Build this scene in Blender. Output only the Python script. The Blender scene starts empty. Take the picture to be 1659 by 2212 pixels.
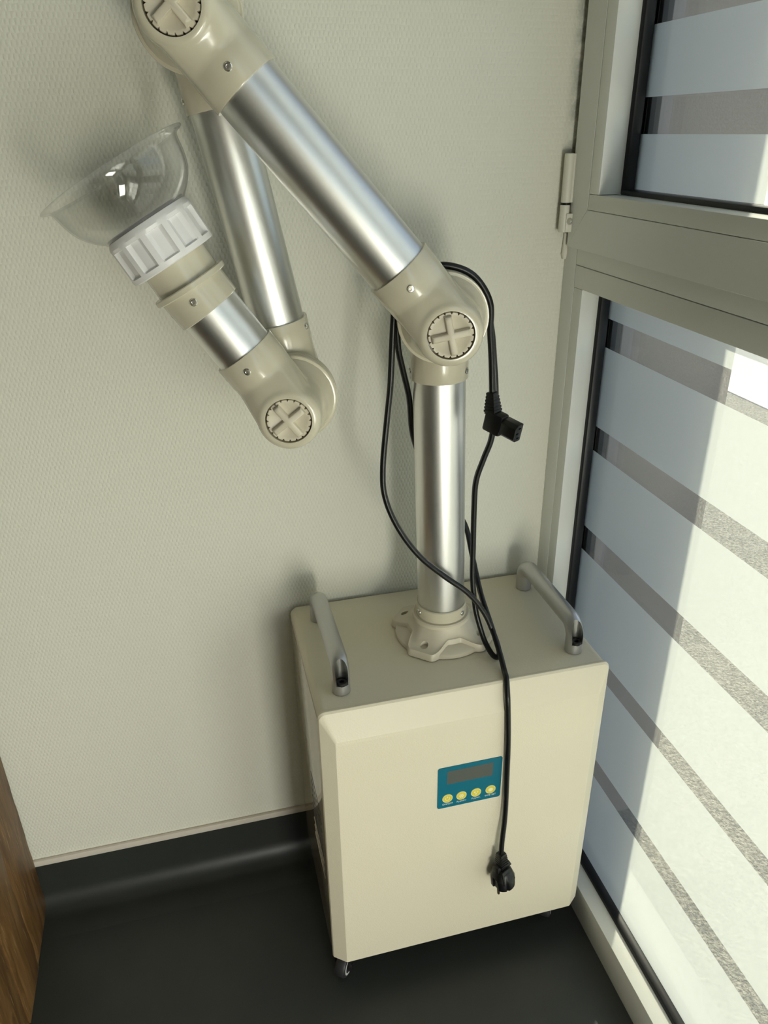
import bpy, bmesh, math, random
from math import sin, cos, pi, radians, sqrt, atan2
from mathutils import Vector as V, Matrix, noise

random.seed(7)
S = bpy.context.scene
COL = S.collection

# ------------------------------------------------------------------ camera
cam_d = bpy.data.cameras.new('camera')
cam = bpy.data.objects.new('camera', cam_d)
COL.objects.link(cam)
CR = V((0.968444, -0.248931, -0.012237)); CU = V((0.121604, 0.429094, 0.895037)); CF = V((0.217551, 0.868281, -0.445824))
M = Matrix((CR, CU, -CF)).transposed().to_4x4()
M.translation = V((-0.0425, -1.0398, 1.2316))
cam.matrix_world = M
cam_d.sensor_fit = 'HORIZONTAL'; cam_d.sensor_width = 36
cam_d.lens = 1654.1 / 1659 * 36
cam_d.clip_start = 0.01
S.camera = cam

# ------------------------------------------------------------------ sun, sky and added fill lamps
SUN_EL, SUN_AZ = radians(38), atan2(0.76, 0.65)      # the sun stands outside, beyond the corner of the facade
W = bpy.data.worlds.new('sky'); S.world = W; W.use_nodes = True
nt = W.node_tree
sky = nt.nodes.new('ShaderNodeTexSky'); sky.sky_type = 'NISHITA'; sky.sun_disc = False
sky.sun_elevation = SUN_EL; sky.sun_rotation = radians(90) - SUN_AZ
nt.links.new(sky.outputs[0], nt.nodes['Background'].inputs[0])
nt.nodes['Background'].inputs[1].default_value = 0.24
sl = bpy.data.lights.new('sun', 'SUN'); sl.energy = 12.0; sl.angle = radians(0.53); sl.color = (1.0, 0.95, 0.75)
so = bpy.data.objects.new('sun', sl); COL.objects.link(so)
so.rotation_euler = V((-cos(SUN_EL) * cos(SUN_AZ), -cos(SUN_EL) * sin(SUN_AZ), -sin(SUN_EL))).to_track_quat('-Z', 'Y').to_euler()
so.location = (4, 4, 5)
def fill_lamp(name, loc, toward, sx, sy, power, col):
    """Added area lamp that brightens the room from an unseen window or door opening."""
    a = bpy.data.lights.new(name, 'AREA'); a.shape = 'RECTANGLE'; a.size = sx; a.size_y = sy; a.energy = power; a.color = col
    o = bpy.data.objects.new(name, a); COL.objects.link(o); o.location = loc
    o.rotation_euler = V(toward).to_track_quat('-Z', 'Z').to_euler()
fill_lamp('fill_bay', (.62, -1.30, .55), (-1, 0, 0),   .75, .9, 12, (1.0, .98, .88))  # added fill lamp outside the clear bay, on top of sun and sky
fill_lamp('fill_door_low', (.32, -2.02, .46), (0, 1, 0), .30, .62, 13.0, (1.0, .98, .88))  # added fill lamp behind the camera, brightens back wall and front cover
fill_lamp('fill_door_high', (.27, -2.02, 1.5), (0, 1, 0), .38, .85, 0.6, (1.0, .98, .88))  # weaker added fill lamp above the low one
vs = S.view_settings
vs.view_transform = 'Standard'; vs.look = 'None'; vs.gamma = 1; vs.use_curve_mapping = False
vs.exposure = 0.27

# ------------------------------------------------------------------ materials
def mat(name, col, rough=.5, metal=0., spec=.5, bump=None, coat=0., var=None, aniso=0.):
    m = bpy.data.materials.new(name); m.use_nodes = True
    n = m.node_tree; b = n.nodes['Principled BSDF']
    b.inputs['Base Color'].default_value = (*col, 1)
    b.inputs['Roughness'].default_value = rough
    b.inputs['Metallic'].default_value = metal
    b.inputs['Specular IOR Level'].default_value = spec
    b.inputs['Coat Weight'].default_value = coat
    b.inputs['Coat Roughness'].default_value = .08
    b.inputs['Anisotropic'].default_value = aniso
    if bump or var:
        g = n.nodes.new('ShaderNodeNewGeometry')
    if bump:      # (scale, strength, distance)
        t = n.nodes.new('ShaderNodeTexNoise'); t.inputs['Scale'].default_value = bump[0]; t.inputs['Detail'].default_value = 3
        bp = n.nodes.new('ShaderNodeBump'); bp.inputs['Strength'].default_value = bump[1]; bp.inputs['Distance'].default_value = bump[2]
        n.links.new(g.outputs['Position'], t.inputs['Vector']); n.links.new(t.outputs['Fac'], bp.inputs['Height'])
        n.links.new(bp.outputs[0], b.inputs['Normal'])
    if var:       # (scale, colour 2, low, high)
        t = n.nodes.new('ShaderNodeTexNoise'); t.inputs['Scale'].default_value = var[0]; t.inputs['Detail'].default_value = 5
        r = n.nodes.new('ShaderNodeValToRGB'); r.color_ramp.elements[0].position = var[2]; r.color_ramp.elements[1].position = var[3]
        r.color_ramp.elements[0].color = (*col, 1); r.color_ramp.elements[1].color = (*var[1], 1)
        n.links.new(g.outputs['Position'], t.inputs['Vector']); n.links.new(t.outputs['Fac'], r.inputs[0])
        n.links.new(r.outputs[0], b.inputs['Base Color'])
    return m

def math_node(n, op, a, b=None):
    x = n.nodes.new('ShaderNodeMath'); x.operation = op
    for i, v in enumerate((a, b)):
        if v is None: continue
        if isinstance(v, (int, float)): x.inputs[i].default_value = v
        else: n.links.new(v, x.inputs[i])
    return x.outputs[0]

def wallpaper():
    m = mat('woven_wallpaper', (.77, .76, .66), .75, spec=.25)
    n = m.node_tree; b = n.nodes['Principled BSDF']
    g = n.nodes.new('ShaderNodeNewGeometry')
    ns = n.nodes.new('ShaderNodeTexNoise'); ns.inputs['Scale'].default_value = 120; ns.inputs['Detail'].default_value = 2
    n.links.new(g.outputs['Position'], ns.inputs['Vector'])
    sep = n.nodes.new('ShaderNodeSeparateXYZ'); n.links.new(g.outputs['Position'], sep.inputs[0])
    n2 = n.nodes.new('ShaderNodeTexNoise'); n2.inputs['Scale'].default_value = 210; n2.inputs['Detail'].default_value = 2
    n.links.new(g.outputs['Position'], n2.inputs['Vector'])
    # rows of short upright threads, every other row shifted by half a thread
    zq = math_node(n, 'ADD', math_node(n, 'MULTIPLY', sep.outputs['Z'], 1 / .0066), math_node(n, 'MULTIPLY', ns.outputs['Fac'], .55))
    off = math_node(n, 'MULTIPLY', math_node(n, 'FLOORED_MODULO', math_node(n, 'FLOOR', zq), 2.0), .5)
    xq = math_node(n, 'ADD', math_node(n, 'ADD', math_node(n, 'MULTIPLY', sep.outputs['X'], 1 / .0053), off), math_node(n, 'MULTIPLY', n2.outputs['Fac'], .5))
    hx = math_node(n, 'SINE', math_node(n, 'MULTIPLY', math_node(n, 'FRACT', xq), pi))
    hz = math_node(n, 'POWER', math_node(n, 'SINE', math_node(n, 'MULTIPLY', math_node(n, 'FRACT', zq), pi)), .9)
    h = math_node(n, 'MULTIPLY', math_node(n, 'MULTIPLY', hx, hz), math_node(n, 'ADD', math_node(n, 'MULTIPLY', n2.outputs['Fac'], 1.7), .2))
    bp = n.nodes.new('ShaderNodeBump'); bp.inputs['Strength'].default_value = .5; bp.inputs['Distance'].default_value = .0008
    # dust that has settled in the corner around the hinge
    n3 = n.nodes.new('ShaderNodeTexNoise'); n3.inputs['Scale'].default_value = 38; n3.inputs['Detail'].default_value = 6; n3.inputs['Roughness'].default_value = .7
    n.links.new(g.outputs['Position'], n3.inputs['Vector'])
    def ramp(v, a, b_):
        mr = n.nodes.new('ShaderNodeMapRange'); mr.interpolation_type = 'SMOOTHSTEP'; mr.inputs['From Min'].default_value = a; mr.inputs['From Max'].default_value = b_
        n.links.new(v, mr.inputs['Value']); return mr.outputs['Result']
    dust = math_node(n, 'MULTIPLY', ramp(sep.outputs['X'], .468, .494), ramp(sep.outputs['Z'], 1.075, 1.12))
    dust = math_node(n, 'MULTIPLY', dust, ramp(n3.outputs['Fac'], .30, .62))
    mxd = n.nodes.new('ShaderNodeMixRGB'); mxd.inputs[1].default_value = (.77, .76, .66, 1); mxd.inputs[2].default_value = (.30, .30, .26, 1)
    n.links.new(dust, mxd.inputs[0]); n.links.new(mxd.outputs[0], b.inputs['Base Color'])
    n.links.new(h, bp.inputs['Height']); n.links.new(bp.outputs[0], b.inputs['Normal'])
    return m

def wood():
    m = mat('aged_wood', (.3, .15, .06), .5)
    n = m.node_tree; b = n.nodes['Principled BSDF']
    tc = n.nodes.new('ShaderNodeTexCoord')
    mp = n.nodes.new('ShaderNodeMapping'); mp.inputs['Scale'].default_value = (7, 26, 3.2)
    n.links.new(tc.outputs['Object'], mp.inputs['Vector'])
    oi = n.nodes.new('ShaderNodeObjectInfo')
    ad = n.nodes.new('ShaderNodeVectorMath'); ad.operation = 'ADD'
    sc = n.nodes.new('ShaderNodeVectorMath'); sc.operation = 'SCALE'; sc.inputs[0].default_value = (17, 9, 23)
    n.links.new(oi.outputs['Random'], sc.inputs['Scale'])
    n.links.new(mp.outputs[0], ad.inputs[0]); n.links.new(sc.outputs[0], ad.inputs[1])
    t = n.nodes.new('ShaderNodeTexNoise'); t.inputs['Scale'].default_value = 1.6; t.inputs['Detail'].default_value = 8; t.inputs['Roughness'].default_value = .62; t.inputs['Distortion'].default_value = 1.3
    n.links.new(ad.outputs[0], t.inputs['Vector'])
    r = n.nodes.new('ShaderNodeValToRGB'); e = r.color_ramp.elements
    e[0].position = .28; e[0].color = (.062, .027, .007, 1); e[1].position = .78; e[1].color = (.27, .155, .056, 1)
    k = e.new(.47); k.color = (.13, .064, .018, 1); k = e.new(.6); k.color = (.19, .10, .032, 1)
    n.links.new(t.outputs['Fac'], r.inputs[0])
    mp2 = n.nodes.new('ShaderNodeMapping'); mp2.inputs['Scale'].default_value = (60, 240, 9)
    n.links.new(tc.outputs['Object'], mp2.inputs['Vector'])
    t2 = n.nodes.new('ShaderNodeTexNoise'); t2.inputs['Scale'].default_value = 1.5; t2.inputs['Detail'].default_value = 4
    n.links.new(mp2.outputs[0], t2.inputs['Vector'])
    r2 = n.nodes.new('ShaderNodeValToRGB'); r2.color_ramp.elements[0].position = .62; r2.color_ramp.elements[1].position = .72
    r2.color_ramp.elements[0].color = (0, 0, 0, 1); r2.color_ramp.elements[1].color = (.75, .75, .75, 1)
    n.links.new(t2.outputs['Fac'], r2.inputs[0])
    mx = n.nodes.new('ShaderNodeMixRGB'); mx.inputs[2].default_value = (.52, .36, .19, 1)
    n.links.new(r2.outputs[0], mx.inputs[0]); n.links.new(r.outputs[0], mx.inputs[1]); n.links.new(mx.outputs[0], b.inputs['Base Color'])
    bp = n.nodes.new('ShaderNodeBump'); bp.inputs['Strength'].default_value = .35; bp.inputs['Distance'].default_value = .002
    n.links.new(t.outputs['Fac'], bp.inputs['Height']); n.links.new(bp.outputs[0], b.inputs['Normal'])
    return m

def schlick(n, base=.04):
    """Reflectance of a thin sheet, the same from both of its sides."""
    lw = n.nodes.new('ShaderNodeLayerWeight'); lw.inputs[0].default_value = .5
    p5 = math_node(n, 'POWER', lw.outputs['Facing'], 5.0)
    return math_node(n, 'ADD', math_node(n, 'MULTIPLY', p5, 1 - base), base)

def glass(name, tint=(.955, .96, .95), dust=0.):
    m = bpy.data.materials.new(name); m.use_nodes = True
    n = m.node_tree; n.nodes.clear()
    o = n.nodes.new('ShaderNodeOutputMaterial')
    tr = n.nodes.new('ShaderNodeBsdfTransparent'); tr.inputs[0].default_value = (*tint, 1)
    gl = n.nodes.new('ShaderNodeBsdfGlossy'); gl.inputs['Roughness'].default_value = .02
    fr = schlick(n)
    mx = n.nodes.new('ShaderNodeMixShader')
    n.links.new(fr, mx.inputs[0]); n.links.new(tr.outputs[0], mx.inputs[1]); n.links.new(gl.outputs[0], mx.inputs[2])
    last = mx.outputs[0]
    if dust:
        g = n.nodes.new('ShaderNodeNewGeometry')
        t = n.nodes.new('ShaderNodeTexNoise'); t.inputs['Scale'].default_value = 330; t.inputs['Detail'].default_value = 4; t.inputs['Roughness'].default_value = .7
        n.links.new(g.outputs['Position'], t.inputs['Vector'])
        r = n.nodes.new('ShaderNodeValToRGB'); r.color_ramp.elements[0].position = .42; r.color_ramp.elements[1].position = .72
        r.color_ramp.elements[0].color = (dust * .35,) * 3 + (1,); r.color_ramp.elements[1].color = (dust,) * 3 + (1,)
        n.links.new(t.outputs['Fac'], r.inputs[0])
        ts = n.nodes.new('ShaderNodeBsdfTranslucent'); ts.inputs[0].default_value = (.8, .8, .76, 1)
        m2 = n.nodes.new('ShaderNodeMixShader')
        n.links.new(r.outputs[0], m2.inputs[0]); n.links.new(last, m2.inputs[1]); n.links.new(ts.outputs[0], m2.inputs[2])
        last = m2.outputs[0]
    n.links.new(last, o.inputs[0])
    return m

def frosted():
    m = bpy.data.materials.new('frosted_film'); m.use_nodes = True
    n = m.node_tree; n.nodes.clear()
    o = n.nodes.new('ShaderNodeOutputMaterial')
    ts = n.nodes.new('ShaderNodeBsdfTranslucent'); ts.inputs[0].default_value = (.56, .59, .575, 1)
    df = n.nodes.new('ShaderNodeBsdfDiffuse'); df.inputs[0].default_value = (.72, .73, .70, 1)
    m1 = n.nodes.new('ShaderNodeMixShader'); m1.inputs[0].default_value = .12
    n.links.new(ts.outputs[0], m1.inputs[1]); n.links.new(df.outputs[0], m1.inputs[2])
    tr = n.nodes.new('ShaderNodeBsdfTransparent')
    m2 = n.nodes.new('ShaderNodeMixShader'); m2.inputs[0].default_value = .30
    n.links.new(m1.outputs[0], m2.inputs[1]); n.links.new(tr.outputs[0], m2.inputs[2])
    gl = n.nodes.new('ShaderNodeBsdfGlossy'); gl.inputs['Roughness'].default_value = .25
    fr = schlick(n, .02)
    m3 = n.nodes.new('ShaderNodeMixShader')
    n.links.new(fr, m3.inputs[0]); n.links.new(m2.outputs[0], m3.inputs[1]); n.links.new(gl.outputs[0], m3.inputs[2])
    n.links.new(m3.outputs[0], o.inputs[0])
    return m

def clear_plastic():
    m = bpy.data.materials.new('clear_plastic'); m.use_nodes = True
    n = m.node_tree; n.nodes.clear()
    o = n.nodes.new('ShaderNodeOutputMaterial')
    tr = n.nodes.new('ShaderNodeBsdfTransparent'); tr.inputs[0].default_value = (.985, .987, .978, 1)
    df = n.nodes.new('ShaderNodeBsdfDiffuse'); df.inputs[0].default_value = (.85, .85, .82, 1)
    lw = n.nodes.new('ShaderNodeLayerWeight'); lw.inputs[0].default_value = .32
    sc = math_node(n, 'ADD', math_node(n, 'MULTIPLY', lw.outputs['Facing'], .17), .008)
    m1 = n.nodes.new('ShaderNodeMixShader')
    n.links.new(sc, m1.inputs[0]); n.links.new(tr.outputs[0], m1.inputs[1]); n.links.new(df.outputs[0], m1.inputs[2])
    gl = n.nodes.new('ShaderNodeBsdfGlossy'); gl.inputs['Roughness'].default_value = .04
    fr = schlick(n)
    m2 = n.nodes.new('ShaderNodeMixShader')
    n.links.new(fr, m2.inputs[0]); n.links.new(m1.outputs[0], m2.inputs[1]); n.links.new(gl.outputs[0], m2.inputs[2])
    n.links.new(m2.outputs[0], o.inputs[0])
    return m

MT = dict(
    wall=wallpaper(),
    plain=mat('painted_wall', (.28, .265, .23), .8, spec=.2),
    ceil=mat('ceiling_paint', (.34, .34, .32), .85, spec=.2),
    floor=mat('dark_vinyl', (.026, .029, .027), .42, spec=.45, bump=(700, .25, .0004), var=(9, (.032, .035, .031), .35, .7)),
    skirt=mat('dark_vinyl_skirting', (.026, .029, .028), .42, spec=.45),
    hinge=mat('cream_hinge', (.72, .70, .60), .4),
    spacer=mat('dark_spacer', (.035, .040, .05), .5),
    outframe=mat('brown_grey_outer_frame', (.22, .19, .18), .5),
    trim=mat('white_trim', (.66, .60, .52), .45),
    frame=mat('grey_white_aluminium', (.74, .75, .70), .38, spec=.45, bump=(2600, .05, .0002)),
    rubber=mat('black_rubber', (.004, .005, .007), .42, spec=.3),
    glass=glass('window_glass'), dusty=glass('dusty_glass', (.945, .95, .945), .13),
    film=frosted(), dome=clear_plastic(),
    cream=mat('cream_powder_coat', (.76, .70, .54), .48, spec=.4, bump=(420, .30, .0008)),
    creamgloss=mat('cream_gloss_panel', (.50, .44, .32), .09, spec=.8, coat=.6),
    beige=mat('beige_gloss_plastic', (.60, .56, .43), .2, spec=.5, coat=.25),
    beigematt=mat('beige_plastic', (.63, .575, .45), .42),
    white=mat('white_plastic', (.80, .79, .78), .38),
    alu=mat('brushed_aluminium', (.78, .78, .755), .37, metal=1.),
    handle=mat('silver_lacquer', (.50, .50, .49), .36, metal=.85),
    bore=mat('bare_metal_bore', (.42, .42, .40), .3, metal=1.),
    chrome=mat('steel_screw', (.75, .74, .70), .2, metal=1.),
    dark=mat('black_recess', (.008, .008, .008), .5),
    black=mat('black_cable_plastic', (.0045, .005, .0055), .34, spec=.4),
    slot=mat('contact_hole', (.001, .001, .001), .8, spec=.05),
    brass=mat('nickel_pin', (.62, .56, .42), .28, metal=1.),
    teal=mat('teal_overlay', (.0, .145, .215), .38),
    lcd=mat('lcd_screen', (.105, .115, .10), .3),
    yellow=mat('yellow_button', (.74, .62, .075), .45),
    ink=mat('white_print', (.78, .80, .76), .5),
    symbolink=mat('pale_symbol_print', (.86, .86, .52), .5),
    wheel=mat('grey_wheel', (.025, .025, .027), .5),
    hub=mat('pale_wheel_hub', (.60, .60, .58), .4),
    wood=wood(),
    outwall=mat('exterior_render', (.24, .20, .17), .8, bump=(400, .3, .001)),
    ground=mat('gravel_ground', (.045, .045, .04), .9, bump=(160, .9, .01), var=(140, (.17, .165, .14), .4, .62)),
    paving=mat('pale_paving', (.42, .42, .41), .8),
)

# ------------------------------------------------------------------ mesh helpers
def finish(name, bm, m, parent=None, angle=35, kind=None, label=None, cat=None, merge=False):
    """Link the world-space bmesh as one object whose origin is its own centre."""
    if merge: bmesh.ops.remove_doubles(bm, verts=bm.verts, dist=1e-6)
    bmesh.ops.recalc_face_normals(bm, faces=bm.faces)
    me = bpy.data.meshes.new(name); bm.to_mesh(me); bm.free()
    return link(name, me, m, parent, angle, kind, label, cat)

def link(name, me, m, parent=None, angle=35, kind=None, label=None, cat=None):
    xs = [v.co for v in me.vertices]
    lo = V((min(v.x for v in xs), min(v.y for v in xs), min(v.z for v in xs)))
    hi = V((max(v.x for v in xs), max(v.y for v in xs), max(v.z for v in xs)))
    c = (lo + hi) / 2
    if parent is None: c.z = lo.z
    me.transform(Matrix.Translation(-c))
    me.materials.clear()
    for q in (m if isinstance(m, (list, tuple)) else [m]): me.materials.append(MT[q])
    me.shade_smooth(); me.set_sharp_from_angle(angle=radians(angle))
    o = bpy.data.objects.new(name, me); COL.objects.link(o)
    o.location = c
    if parent is not None:
        o.parent = parent; o.location = c - WORLD[parent.name]
    WORLD[o.name] = c.copy()
    if kind: o['kind'] = kind
    if label: o['label'] = label
    if cat: o['category'] = cat
    return o
WORLD = {}

def thing(name, loc, label=None, cat=None, kind=None):
    o = bpy.data.objects.new(name, None); COL.objects.link(o); o.location = loc; o.empty_display_size = .05
    WORLD[o.name] = V(loc)
    if label: o['label'] = label
    if cat: o['category'] = cat
    if kind: o['kind'] = kind
    return o

def box(bm, x0, x1, y0, y1, z0, z1, bev=0., seg=2):
    t = bmesh.new()
    bmesh.ops.create_cube(t, size=1)
    for v in t.verts:
        v.co = V(((x0 + x1) / 2 + v.co.x * (x1 - x0), (y0 + y1) / 2 + v.co.y * (y1 - y0), (z0 + z1) / 2 + v.co.z * (z1 - z0)))
    if bev: bmesh.ops.bevel(t, geom=t.edges[:], offset=bev, segments=seg, profile=.5, affect='EDGES')
    add(bm, t)

def add(bm, t, mtx=None, mi=None):
    me = bpy.data.meshes.new('tmp'); 
    bmesh.ops.recalc_face_normals(t, faces=t.faces)
    t.to_mesh(me); t.free()
    addm(bm, me, mtx, mi)

def addm(bm, me, mtx=None, mi=None, keep=False):
    n0 = len(bm.faces)
    if mtx is not None:
        me = me.copy() if keep else me
        me.transform(mtx); 
        if mtx.determinant() < 0: me.flip_normals()
        keep = False
    bm.from_mesh(me)
    if mi is not None:
        bm.faces.ensure_lookup_table()
        for f in bm.faces[n0:]: f.material_index = mi
    if not keep: bpy.data.meshes.remove(me)

def bx(name, m, parent, *a, bev=.0006, **k):
    bm = bmesh.new(); box(bm, *a, bev=bev); return finish(name, bm, m, parent, **k)

def frame_of(d, ref=None):
    d = d.normalized()
    r = ref if ref is not None else (V((0, 0, 1)) if abs(d.z) < .9 else V((1, 0, 0)))
    a = (r - d * r.dot(d)).normalized(); b = d.cross(a)
    return d, a, b

def lathe(bm, O, d, prof, n=56, ref=None, caps=(True, True), a0=0., a1=2 * pi):
    d, a, b = frame_of(d, ref)
    full = abs(a1 - a0 - 2 * pi) < 1e-6
    rings = []
    for s, r in prof:
        if r < 1e-6: rings.append([bm.verts.new(O + d * s)]); continue
        cnt = n if full else n + 1
        rings.append([bm.verts.new(O + d * s + (a * cos(a0 + (a1 - a0) * i / n) + b * sin(a0 + (a1 - a0) * i / n)) * r) for i in range(cnt)])
    for A, B in zip(rings, rings[1:]):
        for i in range(n):
            j = (i + 1) % n if full else i + 1
            if len(A) == 1 and len(B) == 1: continue
            if len(A) == 1: bm.faces.new((A[0], B[i], B[j]))
            elif len(B) == 1: bm.faces.new((A[i], B[0], A[j]))
            else: bm.faces.new((A[i], B[i], B[j], A[j]))
    if full:
        if caps[0] and len(rings[0]) > 1: bm.faces.new(rings[0])
        if caps[1] and len(rings[-1]) > 1: bm.faces.new(rings[-1])

def catmull(P, k=8):
    P = [V(p) for p in P]; out = []
    Q = [P[0] * 2 - P[1]] + P + [P[-1] * 2 - P[-2]]
    for i in range(1, len(Q) - 2):
        p0, p1, p2, p3 = Q[i - 1:i + 3]
        for j in range(k):
            t = j / k
            out.append(.5 * ((2 * p1) + (p2 - p0) * t + (2 * p0 - 5 * p1 + 4 * p2 - p3) * t * t + (3 * p1 - p0 - 3 * p2 + p3) * t ** 3))
    out.append(P[-1]); return out

def sweep(bm, pts, r, n=12, rf=None):
    rings = []; u = None
    for i, p in enumerate(pts):
        t = (pts[min(i + 1, len(pts) - 1)] - pts[max(i - 1, 0)]).normalized()
        if u is None: u = frame_of(t)[1]
        u = (u - t * u.dot(t)).normalized(); w = t.cross(u)
        rr = rf(i) if rf else r
        rings.append([bm.verts.new(p + (u * cos(2 * pi * k / n) + w * sin(2 * pi * k / n)) * rr) for k in range(n)])
    for A, B in zip(rings, rings[1:]):
        for k in range(n): bm.faces.new((A[k], A[(k + 1) % n], B[(k + 1) % n], B[k]))
    bm.faces.new(rings[0]); bm.faces.new(rings[-1])

def loft(bm, loops, cap=(True, True)):
    L = [[bm.verts.new(p) for p in l] for l in loops]; n = len(L[0])
    for A, B in zip(L, L[1:]):
        for i in range(n): bm.faces.new((A[i], A[(i + 1) % n], B[(i + 1) % n], B[i]))
    if cap[0]: bm.faces.new(L[0])
    if cap[1]: bm.faces.new(L[-1])

def evaluated(bm, mods):
    """Run modifiers over a bmesh and hand back the mesh."""
    bmesh.ops.recalc_face_normals(bm, faces=bm.faces)
    me = bpy.data.meshes.new('tmp'); bm.to_mesh(me); bm.free()
    o = bpy.data.objects.new('tmp', me); COL.objects.link(o); extra = []
    for typ, kw in mods:
        q = o.modifiers.new('m', typ)
        for k, v in kw.items():
            if k == 'cutter':
                bmesh.ops.recalc_face_normals(v, faces=v.faces)
                cm = bpy.data.meshes.new('cut'); v.to_mesh(cm); v.free()
                co = bpy.data.objects.new('cut', cm); COL.objects.link(co); extra.append(co); q.object = co
            else: setattr(q, k, v)
    dg = bpy.context.evaluated_depsgraph_get(); dg.update()
    out = bpy.data.meshes.new_from_object(o.evaluated_get(dg))
    for e in [o] + extra:
        d = e.data; bpy.data.objects.remove(e); bpy.data.meshes.remove(d)
    return out

def text_mesh(body, size):
    c = bpy.data.curves.new('t', 'FONT'); c.body = body; c.size = size; c.align_x = 'CENTER'; c.extrude = .00008
    o = bpy.data.objects.new('t', c); COL.objects.link(o)
    dg = bpy.context.evaluated_depsgraph_get(); dg.update()
    me = bpy.data.meshes.new_from_object(o.evaluated_get(dg))
    bpy.data.objects.remove(o); bpy.data.curves.remove(c)
    return me

# ------------------------------------------------------------------ room
XF, XG, ZL = .4883, .5312, .0646          # frame face, inner pane, lower ledge
WIN_END = -1.75                            # the facade glazing runs on past the camera
RX0, RY0, RZ1 = -2.5, -1.92, 2.6

def slab(name, m, *a, kind='structure', label=None):
    bm = bmesh.new(); box(bm, *a); return finish(name, bm, m, None, kind=kind, label=label)
slab('floor', 'floor', RX0 - .1, XF + .10, RY0 - .1, .1, -.05, 0, label='dark grey vinyl floor')
slab('wall_back', 'wall', RX0 - .1, XF + .062, 0, .12, 0, RZ1, label='off-white wall with woven fibreglass wallpaper')
slab('wall_left', 'plain', RX0 - .1, RX0, RY0, 0, 0, RZ1)
WF = thing('wall_front', (0, RY0, 0), kind='structure')
for a_ in ((RX0 - .1, .02, 0, RZ1), (.5, .60, 0, RZ1), (.02, .5, 0, .08), (.02, .5, 2.1, RZ1)):
    bm = bmesh.new(); box(bm, a_[0], a_[1], RY0 - .1, RY0, a_[2], a_[3]); finish('wall_section', bm, 'plain', WF)
slab('ceiling', 'ceil', RX0 - .1, .60, RY0 - .1, .12, RZ1, RZ1 + .1)
slab('wall_right', 'plain', XF, .60, RY0, WIN_END, 0, RZ1)
slab('trim_2', 'plain', XF, .60, WIN_END, 0, 2.2, RZ1)
# coved skirting: upright, cove and toe in one profile
bm = bmesh.new()
prof = [(0, .101), (-.0035, .101), (-.0035, .036)] + [(-.0035 - .034 * (1 - cos(t)), .036 - .034 * sin(t)) for t in [pi / 2 * i / 10 for i in range(1, 11)]] + [(-.075, .0003), (-.075, 0), (0, 0)]
rows = [[bm.verts.new((x, y, z)) for y, z in prof] for x in (RX0, XF)]
for i in range(len(prof)):
    j = (i + 1) % len(prof); bm.faces.new((rows[0][i], rows[0][j], rows[1][j], rows[1][i]))
bm.faces.new(rows[0]); bm.faces.new(rows[1])
finish('baseboard_back', bm, 'floor', None, kind='structure', label='dark vinyl skirting curving up from the floor')
bm = bmesh.new(); box(bm, RX0, XF, -.0065, 0, .101, .1135, bev=.0015); finish('trim_1', bm, 'trim', None, kind='structure', label='narrow white strip on top of the dark skirting')

# ------------------------------------------------------------------ outdoors
slab('wall_outside', 'outwall', .565, .78, -.03, .6, -.1, 3.2, label='grey rendered outer wall beside the window')
slab('ground_outside', 'ground', .60, 2.75, -12, 12, -.16, -.06)
slab('paving_outside', 'paving', 2.75, 14, -14, 14, -.15, -.055)

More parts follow.
